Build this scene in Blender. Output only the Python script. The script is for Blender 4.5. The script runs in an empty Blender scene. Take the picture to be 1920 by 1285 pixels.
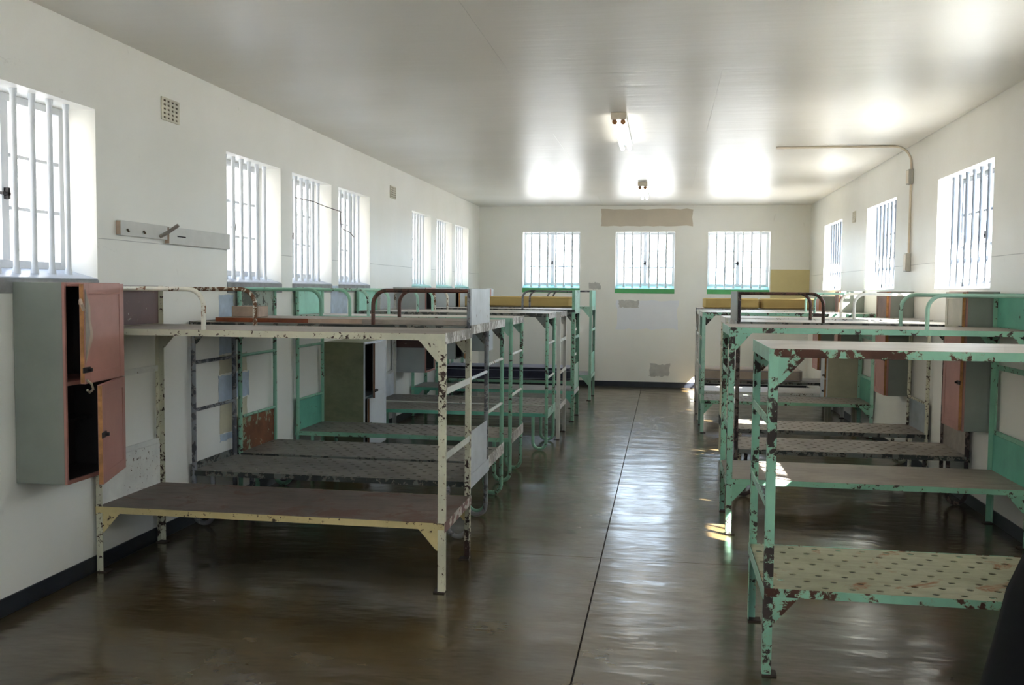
import bpy, bmesh, math, random
from mathutils import Matrix, Vector
R_ = random.Random(7)
scene = bpy.context.scene
COL = scene.collection

# ------------------------------------------------------------------ camera
F_PX, YAW, PITCH, ROLL, EYE = 1749.762, .1612, .0563, -.0089, 1.65
cy, sy, cp, sp, cr, sr = math.cos(YAW), math.sin(YAW), math.cos(PITCH), math.sin(PITCH), math.cos(ROLL), math.sin(ROLL)
_f = Vector((-sy, cy, 0)); _r = Vector((cy, sy, 0)); _u = Vector((0, 0, 1))
fwd = _f*cp - _u*sp; up0 = _u*cp + _f*sp
right = _r*cr - up0*sr; up = up0*cr + _r*sr
cam_d = bpy.data.cameras.new('camera'); cam = bpy.data.objects.new('camera', cam_d); COL.objects.link(cam)
m = Matrix.Identity(4)
for i in range(3):
    m[i][0] = right[i]; m[i][1] = up[i]; m[i][2] = -fwd[i]
m[2][3] = EYE
cam.matrix_world = m
cam_d.sensor_width = 36; cam_d.lens = F_PX*36/1920; cam_d.clip_start = .05; cam_d.clip_end = 300
scene.camera = cam

# ------------------------------------------------------------------ sky, sun, exposure
SKY_STRENGTH, SUN_STRENGTH = 4.2, 45.0
w = bpy.data.worlds.new('world'); scene.world = w; w.use_nodes = True
nt = w.node_tree; nt.nodes.clear()
out = nt.nodes.new('ShaderNodeOutputWorld'); bg = nt.nodes.new('ShaderNodeBackground')
tc = nt.nodes.new('ShaderNodeTexCoord'); sep = nt.nodes.new('ShaderNodeSeparateXYZ')
ramp = nt.nodes.new('ShaderNodeValToRGB')
nt.links.new(tc.outputs['Generated'], sep.inputs[0]); nt.links.new(sep.outputs['Z'], ramp.inputs[0])
ramp.color_ramp.elements[0].position = 0.0; ramp.color_ramp.elements[0].color = (.74, .87, 1.0, 1)
ramp.color_ramp.elements[1].position = .8; ramp.color_ramp.elements[1].color = (.50, .66, 1.0, 1)
nt.links.new(ramp.outputs[0], bg.inputs['Color']); bg.inputs['Strength'].default_value = SKY_STRENGTH
nt.links.new(bg.outputs[0], out.inputs[0])
sun_d = bpy.data.lights.new('sun', 'SUN'); sun = bpy.data.objects.new('sun', sun_d); COL.objects.link(sun)
sun_d.energy = SUN_STRENGTH; sun_d.angle = math.radians(.53); sun_d.color = (1, .97, .93)
SUN_DIR = Vector((-1.0, .80, -.97))
sun.rotation_euler = SUN_DIR.to_track_quat('-Z', 'Y').to_euler(); sun.location = (8, 0, 8)
vs = scene.view_settings
vs.view_transform = 'Standard'; vs.look = 'None'; vs.gamma = 1; vs.use_curve_mapping = False
vs.exposure = 1.55
scene.cycles.max_bounces = 14; scene.cycles.diffuse_bounces = 8; scene.cycles.glossy_bounces = 5
scene.cycles.transparent_max_bounces = 16; scene.cycles.sample_clamp_indirect = 12
scene.cycles.use_denoising = True
scene.cycles.caustics_reflective = False; scene.cycles.caustics_refractive = False

# room numbers (metres)
XL, XR, YB, YN, ZC, TH = -3.2284, 2.3817, 16.17, -2.2, 3.105, .32
ZS, ZT = 1.685, 2.66
WIN_L = [(-.6, 1.0), (2.0, 1.0), (3.2, 1.0), (4.441, 1.0), (7.058, 1.0), (8.292, .98), (9.48, 1.0), (12.239, 1.0), (13.544, 1.0), (14.763, 1.0)]
WIN_R = [(2.2, 1.44), (5.15, 1.44), (8.132, 1.44), (11.076, 1.44), (14.097, 1.44)]
WIN_F_ADDED = [(-2.1, 1.2), (-.4, 1.2), (1.3, 1.2)]  # unseen windows behind the camera, added to brighten the near walls
WIN_B = [(-1.952, 1.0), (-.339, 1.0), (1.223, 1.02)]
def portal(loc, rot, sx, sy):
    d = bpy.data.lights.new('window_daylight', 'AREA'); d.shape = 'RECTANGLE'; d.size = sx; d.size_y = sy
    d.cycles.is_portal = True
    o = bpy.data.objects.new('window_daylight', d); COL.objects.link(o); o.location = loc; o.rotation_euler = rot
for c, ww in WIN_L: portal((XL-.25, c, (ZS+ZT)/2), (0, -math.pi/2, 0), ZT-ZS, ww)
for c, ww in WIN_R: portal((XR+.25, c, (ZS+ZT)/2), (0, math.pi/2, 0), ZT-ZS, ww)
for c, ww in WIN_B: portal((c, YB+.25, (ZS+ZT)/2), (-math.pi/2, 0, 0), ww, ZT-ZS)

for c, ww in WIN_F_ADDED: portal((c, YN-.25, (ZS+ZT)/2), (math.pi/2, 0, 0), ww, ZT-ZS)
# ------------------------------------------------------------------ mesh helpers
class MB:
    def __init__(s): s.v = []; s.f = []
    def add(s, vs_, fs):
        n = len(s.v); s.v += [tuple(p) for p in vs_]; s.f += [tuple(n+i for i in f) for f in fs]; return s
    def box(s, x0, x1, y0, y1, z0, z1):
        v = [(x, y, z) for z in (z0, z1) for y in (y0, y1) for x in (x0, x1)]
        return s.add(v, [(0, 2, 3, 1), (4, 5, 7, 6), (0, 1, 5, 4), (2, 6, 7, 3), (0, 4, 6, 2), (1, 3, 7, 5)])
    def prism(s, pts, d):
        d = Vector(d); n = len(pts); a = [Vector(p) for p in pts]; b = [p+d for p in a]
        return s.add(a+b, [tuple(range(n))[::-1], tuple(range(n, 2*n))] + [(i, (i+1) % n, n+(i+1) % n, n+i) for i in range(n)])
    def tube(s, pts, r, n=10, cap=True):
        P = [Vector(p) for p in pts]; rings = []; prev = None
        for i, p in enumerate(P):
            t = (P[min(i+1, len(P)-1)] - P[max(i-1, 0)]).normalized()
            if prev is None:
                a = t.cross(Vector((0, 0, 1)));
                if a.length < 1e-3: a = t.cross(Vector((0, 1, 0)))
                a.normalize()
            else: a = (prev - t*prev.dot(t)).normalized()
            prev = a; b = t.cross(a)
            rr = r[i] if isinstance(r, (list, tuple)) else r
            rings.append([p + (a*math.cos(2*math.pi*k/n) + b*math.sin(2*math.pi*k/n))*rr for k in range(n)])
        v = [q for g in rings for q in g]; f = []
        for i in range(len(P)-1):
            for k in range(n): f.append((i*n+k, i*n+(k+1) % n, (i+1)*n+(k+1) % n, (i+1)*n+k))
        if cap: f.append(tuple(range(n))[::-1]); f.append(tuple((len(P)-1)*n+k for k in range(n)))
        return s.add(v, f)
    def mesh(s, name, mat, smooth=False):
        me = bpy.data.meshes.new(name); me.from_pydata(s.v, [], s.f)
        bm = bmesh.new(); bm.from_mesh(me); bmesh.ops.recalc_face_normals(bm, faces=bm.faces); bm.to_mesh(me); bm.free()
        me.materials.append(mat)
        if smooth:
            me.polygons.foreach_set('use_smooth', [True]*len(me.polygons))
            me.set_sharp_from_angle(angle=math.radians(40))
        return me
    def build(s, name, mat, parent=None, smooth=False, bevel=0, loc=None):
        o = bpy.data.objects.new(name, s.mesh(name, mat, smooth)); COL.objects.link(o)
        if parent is not None: o.parent = parent
        if loc: o.location = loc
        if bevel:
            b = o.modifiers.new('bevel', 'BEVEL'); b.width = bevel; b.segments = 2; b.limit_method = 'ANGLE'
        return o
def place(name, me, parent=None, loc=(0, 0, 0), rot=(0, 0, 0)):
    o = bpy.data.objects.new(name, me); COL.objects.link(o); o.parent = parent; o.location = loc; o.rotation_euler = rot; return o
def tag(o, label=None, cat=None, group=None, kind=None):
    for k, v in (('label', label), ('category', cat), ('group', group), ('kind', kind)):
        if v: o[k] = v
    return o
def empty(name, loc, label, cat, group=None, rz=0):
    o = bpy.data.objects.new(name, None); COL.objects.link(o); o.location = loc; o.rotation_euler = (0, 0, rz); o.empty_display_size = .1
    return tag(o, label, cat, group)
def arc(c, a0, a1, r, ax, ay, n=8):
    c = Vector(c); ax = Vector(ax); ay = Vector(ay)
    return [c + (ax*math.cos(a0+(a1-a0)*i/n) + ay*math.sin(a0+(a1-a0)*i/n))*r for i in range(n+1)]

# ------------------------------------------------------------------ materials
def new_mat(name):
    m_ = bpy.data.materials.new(name); m_.use_nodes = True
    t = m_.node_tree; t.nodes.clear()
    o = t.nodes.new('ShaderNodeOutputMaterial'); p = t.nodes.new('ShaderNodeBsdfPrincipled'); t.links.new(p.outputs[0], o.inputs[0])
    return m_, t, p
def coords(t, scale=(1, 1, 1), rnd=True):
    tcn = t.nodes.new('ShaderNodeTexCoord'); mp = t.nodes.new('ShaderNodeMapping'); mp.inputs['Scale'].default_value = scale
    if rnd:
        oi = t.nodes.new('ShaderNodeObjectInfo'); mul = t.nodes.new('ShaderNodeMath'); mul.operation = 'MULTIPLY'; mul.inputs[1].default_value = 37.0
        t.links.new(oi.outputs['Random'], mul.inputs[0])
        ad = t.nodes.new('ShaderNodeVectorMath'); ad.operation = 'ADD'
        t.links.new(tcn.outputs['Object'], ad.inputs[0]); t.links.new(mul.outputs[0], ad.inputs[1]); t.links.new(ad.outputs[0], mp.inputs[0])
    else: t.links.new(tcn.outputs['Object'], mp.inputs[0])
    return mp.outputs[0]
def noise(t, vec, scale, detail=4, rough=.55, dist=0):
    n = t.nodes.new('ShaderNodeTexNoise'); n.inputs['Scale'].default_value = scale; n.inputs['Detail'].default_value = detail
    n.inputs['Roughness'].default_value = rough; n.inputs['Distortion'].default_value = dist
    t.links.new(vec, n.inputs['Vector']); return n.outputs['Fac']
def ramp_(t, fac, stops):
    r = t.nodes.new('ShaderNodeValToRGB'); cr_ = r.color_ramp
    while len(cr_.elements) < len(stops): cr_.elements.new(.5)
    for e, (p, c) in zip(cr_.elements, stops): e.position = p; e.color = (*c, 1) if len(c) == 3 else c
    t.links.new(fac, r.inputs[0]); return r.outputs[0]
def mix(t, fac, a, b):
    mn = t.nodes.new('ShaderNodeMix'); mn.data_type = 'RGBA'
    for sock, val in ((mn.inputs[0], fac), (mn.inputs[6], a), (mn.inputs[7], b)):
        if isinstance(val, (tuple, float, int)): sock.default_value = val if not isinstance(val, tuple) else (*val, 1)
        else: t.links.new(val, sock)
    return mn.outputs[2]
def mathn(t, op, a, b=0.0):
    mn = t.nodes.new('ShaderNodeMath'); mn.operation = op
    for i, val in enumerate((a, b)):
        if isinstance(val, (int, float)): mn.inputs[i].default_value = val
        else: t.links.new(val, mn.inputs[i])
    return mn.outputs[0]
def bump(t, p, h, strength=.3, dist=.01):
    b = t.nodes.new('ShaderNodeBump'); b.inputs['Strength'].default_value = strength; b.inputs['Distance'].default_value = dist
    t.links.new(h, b.inputs['Height']); t.links.new(b.outputs[0], p.inputs['Normal'])
def flat(name, col, rough=.6, metal=0, var=.12, scale=6):
    m_, t, p = new_mat(name); v = coords(t); n = noise(t, v, scale, 5, .6)
    c = ramp_(t, n, [(.3, tuple(x*(1-var) for x in col)), (.7, tuple(min(1, x*(1+var)) for x in col))])
    t.links.new(c, p.inputs['Base Color']); p.inputs['Roughness'].default_value = rough; p.inputs['Metallic'].default_value = metal
    return m_
def chipped(name, paint, under=(.055, .03, .022), amount=.42, scale=16, rough=.45, second=None, stretch=(1, 1, 1)):
    """old gloss paint flaking off to rust: amount = noise level under which the paint is gone"""
    m_, t, p = new_mat(name); v = coords(t, stretch)
    n1 = noise(t, v, scale*1.7, 7, .66, .3); n2 = noise(t, v, 1.7, 2, .5); n3 = noise(t, v, 5, 4, .6)
    lv = mathn(t, 'ADD', n1, mathn(t, 'MULTIPLY', mathn(t, 'SUBTRACT', n2, .5), .55))
    mask = ramp_(t, lv, [(amount-.012, (1, 1, 1)), (amount+.006, (0, 0, 0))])
    halo = ramp_(t, lv, [(amount, (1, 1, 1)), (amount+.035, (0, 0, 0))])
    pc = ramp_(t, n3, [(.3, tuple(x*.82 for x in paint)), (.7, tuple(min(1, x*1.08) for x in paint))])
    pc = mix(t, mathn(t, 'MULTIPLY', halo, .35), pc, (.33, .17, .07))
    if second: pc = mix(t, ramp_(t, n2, [(.47, (0, 0, 0)), (.53, (1, 1, 1))]), pc, second)
    uc = ramp_(t, n3, [(.3, tuple(x*.6 for x in under)), (.75, tuple(x*1.5 for x in under))])
    t.links.new(mix(t, mask, pc, uc), p.inputs['Base Color'])
    t.links.new(ramp_(t, mask, [(0, (rough,)*3), (1, (.85,)*3)]), p.inputs['Roughness'])
    bump(t, p, mathn(t, 'SUBTRACT', 1.0, mask), .35, .002)
    return m_
def deck(name, a, b, rust=None, rustlv=.3, rough=.55):
    m_, t, p = new_mat(name); v = coords(t, (1, 1, 1)); vs2 = coords(t, (.5, 2.4, 1))
    n1 = noise(t, v, 2.2, 6, .65, .5); n2 = noise(t, vs2, 9, 6, .7); n3 = noise(t, v, 60, 2, .5)
    c = ramp_(t, n1, [(.32, a), (.66, b)])
    c = mix(t, mathn(t, 'MULTIPLY', ramp_(t, n2, [(.45, (0, 0, 0)), (.7, (1, 1, 1))]), .45), c, tuple(x*.55 for x in a))
    if rust:
        n4 = noise(t, v, 3.1, 7, .7, 1.2)
        c = mix(t, ramp_(t, n4, [(rustlv, (1, 1, 1)), (rustlv+.07, (0, 0, 0))]), c, rust)
    t.links.new(c, p.inputs['Base Color']); p.inputs['Roughness'].default_value = rough
    bump(t, p, mathn(t, 'ADD', n2, mathn(t, 'MULTIPLY', n3, .3)), .25, .003)
    return m_
CREAM = (.63, .61, .46); WHITE = (.70, .69, .64); GREEN = (.24, .49, .34); TURQ = (.13, .43, .31); GREY = (.42, .45, .45)
M = dict(
    cream=chipped('cream_chipped_paint', CREAM, amount=.42, scale=22), cream_rail=chipped('cream_rusty_rail_paint', (.70, .67, .57), (.16, .075, .035), .47, 18),
    white=chipped('white_chipped_paint', WHITE, (.16, .13, .10), .345, 24), white_heavy=chipped('white_flaking_paint', (.72, .71, .68), (.30, .28, .25), .50, 26, stretch=(1, 1, .35)),
    green=chipped('green_chipped_paint', GREEN, (.05, .035, .03), .39, 17), green_heavy=chipped('green_flaking_paint', (.27, .54, .39), (.05, .035, .03), .46, 11),
    green_worst=chipped('green_rust_eaten_paint', (.27, .54, .39), (.085, .035, .022), .50, 7),
    pale_green=chipped('pale_green_paint', (.36, .60, .48), (.06, .05, .04), .36, 17),
    turq=chipped('turquoise_panel_paint', TURQ, (.04, .05, .04), .30, 14), turq_pale=chipped('pale_turquoise_panel_paint', (.30, .66, .52), (.05, .05, .04), .29, 14),
    mottled=chipped('mottled_green_panel_paint', (.24, .29, .23), (.09, .10, .08), .50, 9), rusty_panel=chipped('rust_stained_green_panel', (.22, .33, .20), (.16, .06, .025), .51, 5, second=(.32, .20, .05)),
    grey_tube=chipped('grey_tube_paint', (.24, .25, .26), (.10, .10, .11), .47, 12), dark_tube=chipped('dark_bare_tube', (.13, .10, .09), (.045, .03, .03), .52, 12),
    rust_rail=chipped('rusted_rail', (.10, .035, .022), (.05, .03, .022), .46, 20, rough=.5), grey_panel=chipped('pale_grey_panel_paint', (.56, .59, .62), (.2, .2, .2), .30, 10),
    brown_panel=chipped('dark_brown_panel_paint', (.10, .045, .04), (.45, .45, .42), .33, 11), metal_panel=flat('dull_zinc_panel', (.30, .34, .37), .35, .5, .35, 3),
    rung_white=chipped('white_rung_paint', (.64, .65, .60), (.3, .2, .12), .36, 16), rim_dark=chipped('dark_worn_rim', (.16, .17, .15), (.04, .045, .04), .50, 12),
    rust_rim=chipped('red_rusted_rim', (.17, .06, .045), (.6, .55, .5), .45, 9), yellow_rim=chipped('yellowed_rim_paint', (.62, .50, .24), (.07, .04, .025), .43, 18),
    foot=flat('rusty_foot_plate', (.03, .02, .016), .8),
    deck_brown=deck('brown_stained_deck', (.115, .085, .07), (.20, .155, .13), (.13, .06, .04), .40), deck_grey=deck('grey_brown_deck', (.165, .15, .13), (.29, .265, .23)),
    deck_tan=deck('tan_dusty_deck', (.25, .215, .18), (.36, .31, .26)), deck_light=deck('pale_dusty_deck', (.42, .38, .34), (.55, .51, .47), rough=.42),
    deck_rusty=deck('cream_rust_streaked_deck', (.27, .27, .16), (.42, .41, .28), (.26, .12, .04), .36),
    box_grey=flat('grey_cabinet_paint', (.235, .255, .22), .5, 0, .1, 3), box_lightgrey=flat('light_grey_cabinet_paint', (.42, .45, .45), .5, 0, .08, 3), pink=flat('pink_cabinet_paint', (.42, .20, .165), .45, 0, .12, 4),
    box_beige=flat('beige_cabinet_paint', (.42, .38, .27), .5, 0, .12, 4), olive=deck('olive_cabinet_paint', (.17, .175, .095), (.27, .27, .155), rough=.5), box_white=flat('white_cabinet_paint', (.62, .65, .68), .45, 0, .06, 3),
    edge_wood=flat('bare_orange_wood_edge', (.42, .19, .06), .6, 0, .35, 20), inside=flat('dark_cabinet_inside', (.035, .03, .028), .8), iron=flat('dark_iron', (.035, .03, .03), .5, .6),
    brown_wood=flat('brown_wood', (.20, .09, .045), .55, 0, .25, 8), red_wood=flat('red_varnished_edge', (.20, .045, .012), .4, 0, .3, 9), pale_wood=flat('pale_pinkish_wood', (.45, .33, .25), .6, 0, .15, 9),
    ochre=flat('ochre_foam', (.48, .35, .13), .9, 0, .08, 3), navy=flat('dark_blue_ticking', (.035, .033, .06), .8, 0, .3, 8), beige=flat('beige_foam', (.46, .38, .31), .9, 0, .1, 4), mauve=flat('grey_cover_cloth', (.32, .32, .38), .9),
    enamel=flat('white_bar_enamel', (.66, .68, .70), .3, 0, .05, 8), frame_w=flat('white_window_frame_paint', (.66, .67, .68), .4, 0, .06, 4), black_paint=flat('black_skirting_paint', (.012, .014, .02), .35, 0, .4, 6),
    bar_shaded=flat('blue_grey_bar_shade', (.22, .25, .30), .4, 0, .1, 8),  # white bars and frames darkened to blue-grey: shade put into the colour
    sill_grey=flat('grey_sill_paint', (.40, .43, .48), .35, 0, .12, 7), sill_apron=flat('grey_sill_apron', (.27, .27, .27), .6, 0, .2, 12), sill_turq=flat('turquoise_sill_paint', (.22, .52, .47), .4, 0, .25, 14), sill_green=flat('green_sill_paint', (.10, .42, .14), .5, 0, .1, 6),
    conduit=flat('cream_conduit_paint', (.66, .57, .44), .45, 0, .12, 8), plastic=flat('grey_switch_box', (.40, .38, .33), .5), vent=flat('cream_vent_paint', (.62, .58, .46), .6), vent_hole=flat('dark_brown_vent_inside', (.11, .075, .04), .9),
    board=flat('white_hook_board_paint', (.58, .57, .53), .45, 0, .06, 9), cable=flat('rusty_wire', (.06, .04, .03), .8), nickel=flat('bright_catch', (.6, .55, .4), .3, .6), bag=flat('black_nylon', (.002, .002, .0025), 1.0, 0, .3, 20), strap=flat('black_webbing', (.008, .008, .009), .7),
    yellow_patch=flat('yellow_wall_paint', (.58, .49, .24), .5, 0, .05, 3), beige_patch=flat('beige_wall_paint', (.55, .48, .38), .55, 0, .05, 3), blue_patch=flat('blue_wall_paint', (.42, .50, .60), .5, 0, .2, 9), cream_patch=flat('cream_wall_paint', (.52, .48, .34), .5, 0, .1, 9), white_patch=flat('fresh_white_wall_paint', (.76, .77, .80), .5, 0, .02, 3), plaster=flat('bare_grey_plaster', (.48, .47, .44), .8, 0, .12, 12),
)
def wall_mat(name, lo, hi, rough, streak=False):
    m_, t, p = new_mat(name); v = coords(t, rnd=False)
    n1 = noise(t, v, .8, 4 if not streak else 2, .55); n2 = noise(t, v, 7, 6 if not streak else 1, .6); n3 = noise(t, v, 26, 3, .6)
    c = ramp_(t, n1, [(.3, lo), (.7, hi)])
    spots = ramp_(t, noise(t, v, 3.3, 7, .72, .8), [(.30, (1, 1, 1)), (.335, (0, 0, 0))])
    if not streak: c = mix(t, mathn(t, 'MULTIPLY', spots, .25), c, (.46, .43, .37))
    t.links.new(c, p.inputs['Base Color'])
    t.links.new(ramp_(t, n2, [(.3, (rough-.05,)*3), (.7, (rough+.07,)*3)]), p.inputs['Roughness'])
    if streak:
        for l_ in list(p.inputs['Roughness'].links): t.links.remove(l_)
        p.inputs['Roughness'].default_value = rough; p.inputs['Specular IOR Level'].default_value = .3
        vs3 = coords(t, (.25, 2.2, 1), rnd=False); h = mathn(t, 'ADD', noise(t, vs3, 3.2, 4, .6), mathn(t, 'MULTIPLY', n2, .25)); bump(t, p, h, .22, .02)
    else: bump(t, p, mathn(t, 'ADD', n2, mathn(t, 'MULTIPLY', n3, .3)), .12, .01)
    return m_
M['wall'] = wall_mat('whitewashed_wall', (.76, .745, .68), (.83, .82, .77), .42)
M['ceiling'] = wall_mat('gloss_ceiling_paint', (.70, .67, .60), (.78, .75, .69), .34, True)
m_, t, p = new_mat('polished_brown_concrete'); v = coords(t, rnd=False)
n1 = noise(t, v, .9, 6, .6, .6); n2 = noise(t, v, 4.5, 6, .62, .4); n3 = noise(t, coords(t, (.7, 1.4, 1), rnd=False), 3.4, 3, .5)
c = ramp_(t, n1, [(.3, (.036, .026, .012)), (.52, (.085, .058, .024)), (.72, (.125, .100, .058))])
c = mix(t, mathn(t, 'MULTIPLY', ramp_(t, n2, [(.52, (0, 0, 0)), (.72, (1, 1, 1))]), .5), c, (.15, .13, .095))
t.links.new(c, p.inputs['Base Color']); p.inputs['IOR'].default_value = 1.85
t.links.new(ramp_(t, n2, [(.3, (.16,)*3), (.75, (.28,)*3)]), p.inputs['Roughness'])
bump(t, p, mathn(t, 'ADD', n3, mathn(t, 'MULTIPLY', n2, .06)), .42, .02); M['floor'] = m_
m_, t, p = new_mat('window_glass'); t.nodes.remove(p)
o = [n for n in t.nodes if n.type == 'OUTPUT_MATERIAL'][0]
tr = t.nodes.new('ShaderNodeBsdfTransparent'); gl = t.nodes.new('ShaderNodeBsdfGlossy'); gl.inputs['Roughness'].default_value = .03
lw = t.nodes.new('ShaderNodeLayerWeight'); lw.inputs[0].default_value = .5
refl = mathn(t, 'ADD', mathn(t, 'MULTIPLY', mathn(t, 'POWER', lw.outputs['Facing'], 5.0), .5), .02); ms = t.nodes.new('ShaderNodeMixShader'); tr.inputs[0].default_value = (.96, .97, .96, 1)
t.links.new(refl, ms.inputs[0]); t.links.new(tr.outputs[0], ms.inputs[1]); t.links.new(gl.outputs[0], ms.inputs[2]); t.links.new(ms.outputs[0], o.inputs[0]); M['glass'] = m_
m_, t, p = new_mat('lit_fluorescent_tube'); p.inputs['Emission Color'].default_value = (1, .98, .88, 1); p.inputs['Emission Strength'].default_value = 3; M['tube'] = m_
m_, t, p = new_mat('added_sun_diffusing_glass'); t.nodes.remove(p); o = [n for n in t.nodes if n.type == 'OUTPUT_MATERIAL'][0]
tl = t.nodes.new('ShaderNodeBsdfTranslucent'); tl.inputs[0].default_value = (.5, .5, .48, 1); df = t.nodes.new('ShaderNodeBsdfDiffuse'); df.inputs[0].default_value = (.45, .45, .43, 1)
ms = t.nodes.new('ShaderNodeAddShader'); t.links.new(tl.outputs[0], ms.inputs[0]); t.links.new(df.outputs[0], ms.inputs[1]); t.links.new(ms.outputs[0], o.inputs[0]); M['milk'] = m_  # milky glass for unseen panes, added to stop and diffuse direct sun
M['sand'] = flat('pale_yard_gravel', (.44, .43, .415), .9, 0, .1, .4)

# ------------------------------------------------------------------ structure
def struct(o, **k): o['kind'] = 'structure'; return o
def wall(name, us, holes, axis, base, thick, zmax, u0, u1):
    """wall with window openings as one closed mesh; holes = (c, w) along the wall"""
    ue = sorted({u0, u1} | {c-w_/2 for c, w_ in holes} | {c+w_/2 for c, w_ in holes}); ze = [0, ZS-.0, ZT, zmax]
    solid = lambda i, j: 0 <= i < len(ue)-1 and 0 <= j < 3 and not (j == 1 and any(abs((ue[i]+ue[i+1])/2-c) < w_/2 for c, w_ in holes))
    mb = MB(); P = lambda u, d, z: (d, u, z) if axis == 'x' else (u, d, z)
    a, b = base, base+thick
    for i in range(len(ue)-1):
        for j in range(3):
            if not solid(i, j): continue
            x0, x1, z0, z1 = ue[i], ue[i+1], ze[j], ze[j+1]
            mb.add([P(x0, a, z0), P(x1, a, z0), P(x1, a, z1), P(x0, a, z1)], [(0, 1, 2, 3)]); mb.add([P(x0, b, z0), P(x1, b, z0), P(x1, b, z1), P(x0, b, z1)], [(0, 1, 2, 3)])
            if not solid(i-1, j): mb.add([P(x0, a, z0), P(x0, b, z0), P(x0, b, z1), P(x0, a, z1)], [(0, 1, 2, 3)])
            if not solid(i+1, j): mb.add([P(x1, a, z0), P(x1, b, z0), P(x1, b, z1), P(x1, a, z1)], [(0, 1, 2, 3)])
            if not solid(i, j-1): mb.add([P(x0, a, z0), P(x0, b, z0), P(x1, b, z0), P(x1, a, z0)], [(0, 1, 2, 3)])
            if not solid(i, j+1): mb.add([P(x0, a, z1), P(x0, b, z1), P(x1, b, z1), P(x1, a, z1)], [(0, 1, 2, 3)])
    me = bpy.data.meshes.new(name); me.from_pydata(mb.v, [], mb.f)
    bm = bmesh.new(); bm.from_mesh(me); bmesh.ops.remove_doubles(bm, verts=bm.verts, dist=1e-4); bmesh.ops.recalc_face_normals(bm, faces=bm.faces); bm.to_mesh(me); bm.free()
    me.materials.append(M['wall']); o = bpy.data.objects.new(name, me); COL.objects.link(o); return struct(o)
wl = wall('wall_left', 0, WIN_L, 'x', XL, -TH, ZC+.1, YN-TH, YB+TH)
wr = wall('wall_right', 0, WIN_R, 'x', XR, TH, ZC+.1, YN-TH, YB+TH)
wb = wall('wall_back', 0, WIN_B, 'y', YB, TH, ZC+.1, XL-.0, XR+.0)
wf = wall('wall_front', 0, WIN_F_ADDED, 'y', YN, -TH, ZC+.1, XL, XR)
# floor: concrete bays with recessed joints
fl = struct(MB().box(XL-.6, XR+.6, YN-.6, YB+.6, -.25, -.012).build('floor', M['foot']))
SEAM, J = -.358, .004
yj = [YN, .5, 3.1, 5.70, 8.29, 10.9, 13.5, YB]
for i in range(len(yj)-1):
    for x0, x1 in ((XL, SEAM), (SEAM, XR)):
        y0 = yj[i]; y1 = yj[i+1]
        MB().box(x0+J*(x0 == SEAM), x1-J*(x1 == SEAM), y0+J*.6*(i > 0), y1-J*.6*(i < len(yj)-2), -.012, 0).build('floor_slab', M['floor'], fl)
cl = struct(MB().box(XL-TH, XR+TH, YN-TH, YB+TH, ZC+.012, ZC+.25).build('ceiling', M['ceiling']))
yc = [YN, -.6, 1.8, 4.2, 6.35, 8.75, 11.15, 13.55, YB]
for i in range(len(yc)-1):
    xs = [XL, -1.05 if i % 2 else .35, XR]
    for k in range(2):
        MB().box(xs[k]+.0008, xs[k+1]-.0008, yc[i]+.0008, yc[i+1]-.0008, ZC, ZC+.012).build('ceiling_board', M['ceiling'], cl)
for nm, b in (('baseboard_left', (XL, XL+.012, YN, YB, 0, .092)), ('baseboard_right', (XR-.012, XR, YN, YB, 0, .092)), ('baseboard_back', (XL+.012, XR-.012, YB-.012, YB, 0, .092))):
    struct(MB().box(*b).build(nm, M['black_paint'], bevel=.003))
# old paint edge running along the side walls
for par, base, s_, wins in ((wl, XL, 1, WIN_L), (wr, XR, -1, WIN_R)):
    ends = sorted([YN] + [c+k*ww/2 for c, ww in wins for k in (-1, 1)] + [YB])
    for a, b in zip(ends[::2], ends[1::2]):
        if b-a > .05: MB().box(*sorted((base, base+s_*.0022)), a+.01, b-.01, 1.925, 1.929).build('paint_ridge', M['plaster'], par)
# painted patches left on the walls
def patch(par, mat, axis, base, u0, u1, z0, z1, jag=0, name='paint_patch'):
    n = 14; pts = []
    for k in range(n): pts.append((u0+(u1-u0)*k/n, z0+R_.uniform(0, jag)))
    for k in range(6): pts.append((u1-R_.uniform(0, jag), z0+(z1-z0)*k/6))
    for k in range(n): pts.append((u1+(u0-u1)*k/n, z1-R_.uniform(0, jag)))
    for k in range(6): pts.append((u0+R_.uniform(0, jag), z1+(z0-z1)*k/6))
    th_ = .005 if 'plaster' in name else .0025
    d = th_
    if axis == 'x': MB().prism([(base, u, z) for u, z in pts], (d, 0, 0)).build(name, mat, par)
    else: MB().prism([(u, base, z) for u, z in pts], (0, -th_, 0)).build(name, mat, par)
patch(wb, M['beige_patch'], 'y', YB, -1.10, .46, 2.752, 3.055, .02)
patch(wb, M['yellow_patch'], 'y', YB, 1.75, XR-.002, 1.15, 2.03, .0)
patch(wb, M['white_patch'], 'y', YB, -.83, .25, .98, 1.50, .04)
patch(wb, M['plaster'], 'y', YB, -.78, -.42, 1.36, 1.50, .025, 'plaster_patch')
patch(wb, M['plaster'], 'y', YB, -.25, .12, .17, .42, .035, 'plaster_patch')
patch(wb, M['plaster'], 'y', YB, -1.30, -1.08, 1.66, 1.80, .025, 'plaster_patch')
for k, (u0, u1, z0, z1, mm) in enumerate([(6.42, 6.66, 1.15, 1.40, 'blue_patch'), (6.42, 6.88, 1.0, 1.15, 'cream_patch'), (6.40, 6.92, .80, 1.0, 'blue_patch'), (6.42, 6.88, .56, .80, 'cream_patch'), (6.42, 6.78, .50, .56, 'blue_patch'), (6.42, 6.66, 1.42, 1.60, 'blue_patch'), (8.75, 9.25, 1.38, 1.68, 'blue_patch')]):
    patch(wl, M[mm], 'x', XL, u0, u1, z0, z1, .012)

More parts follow.
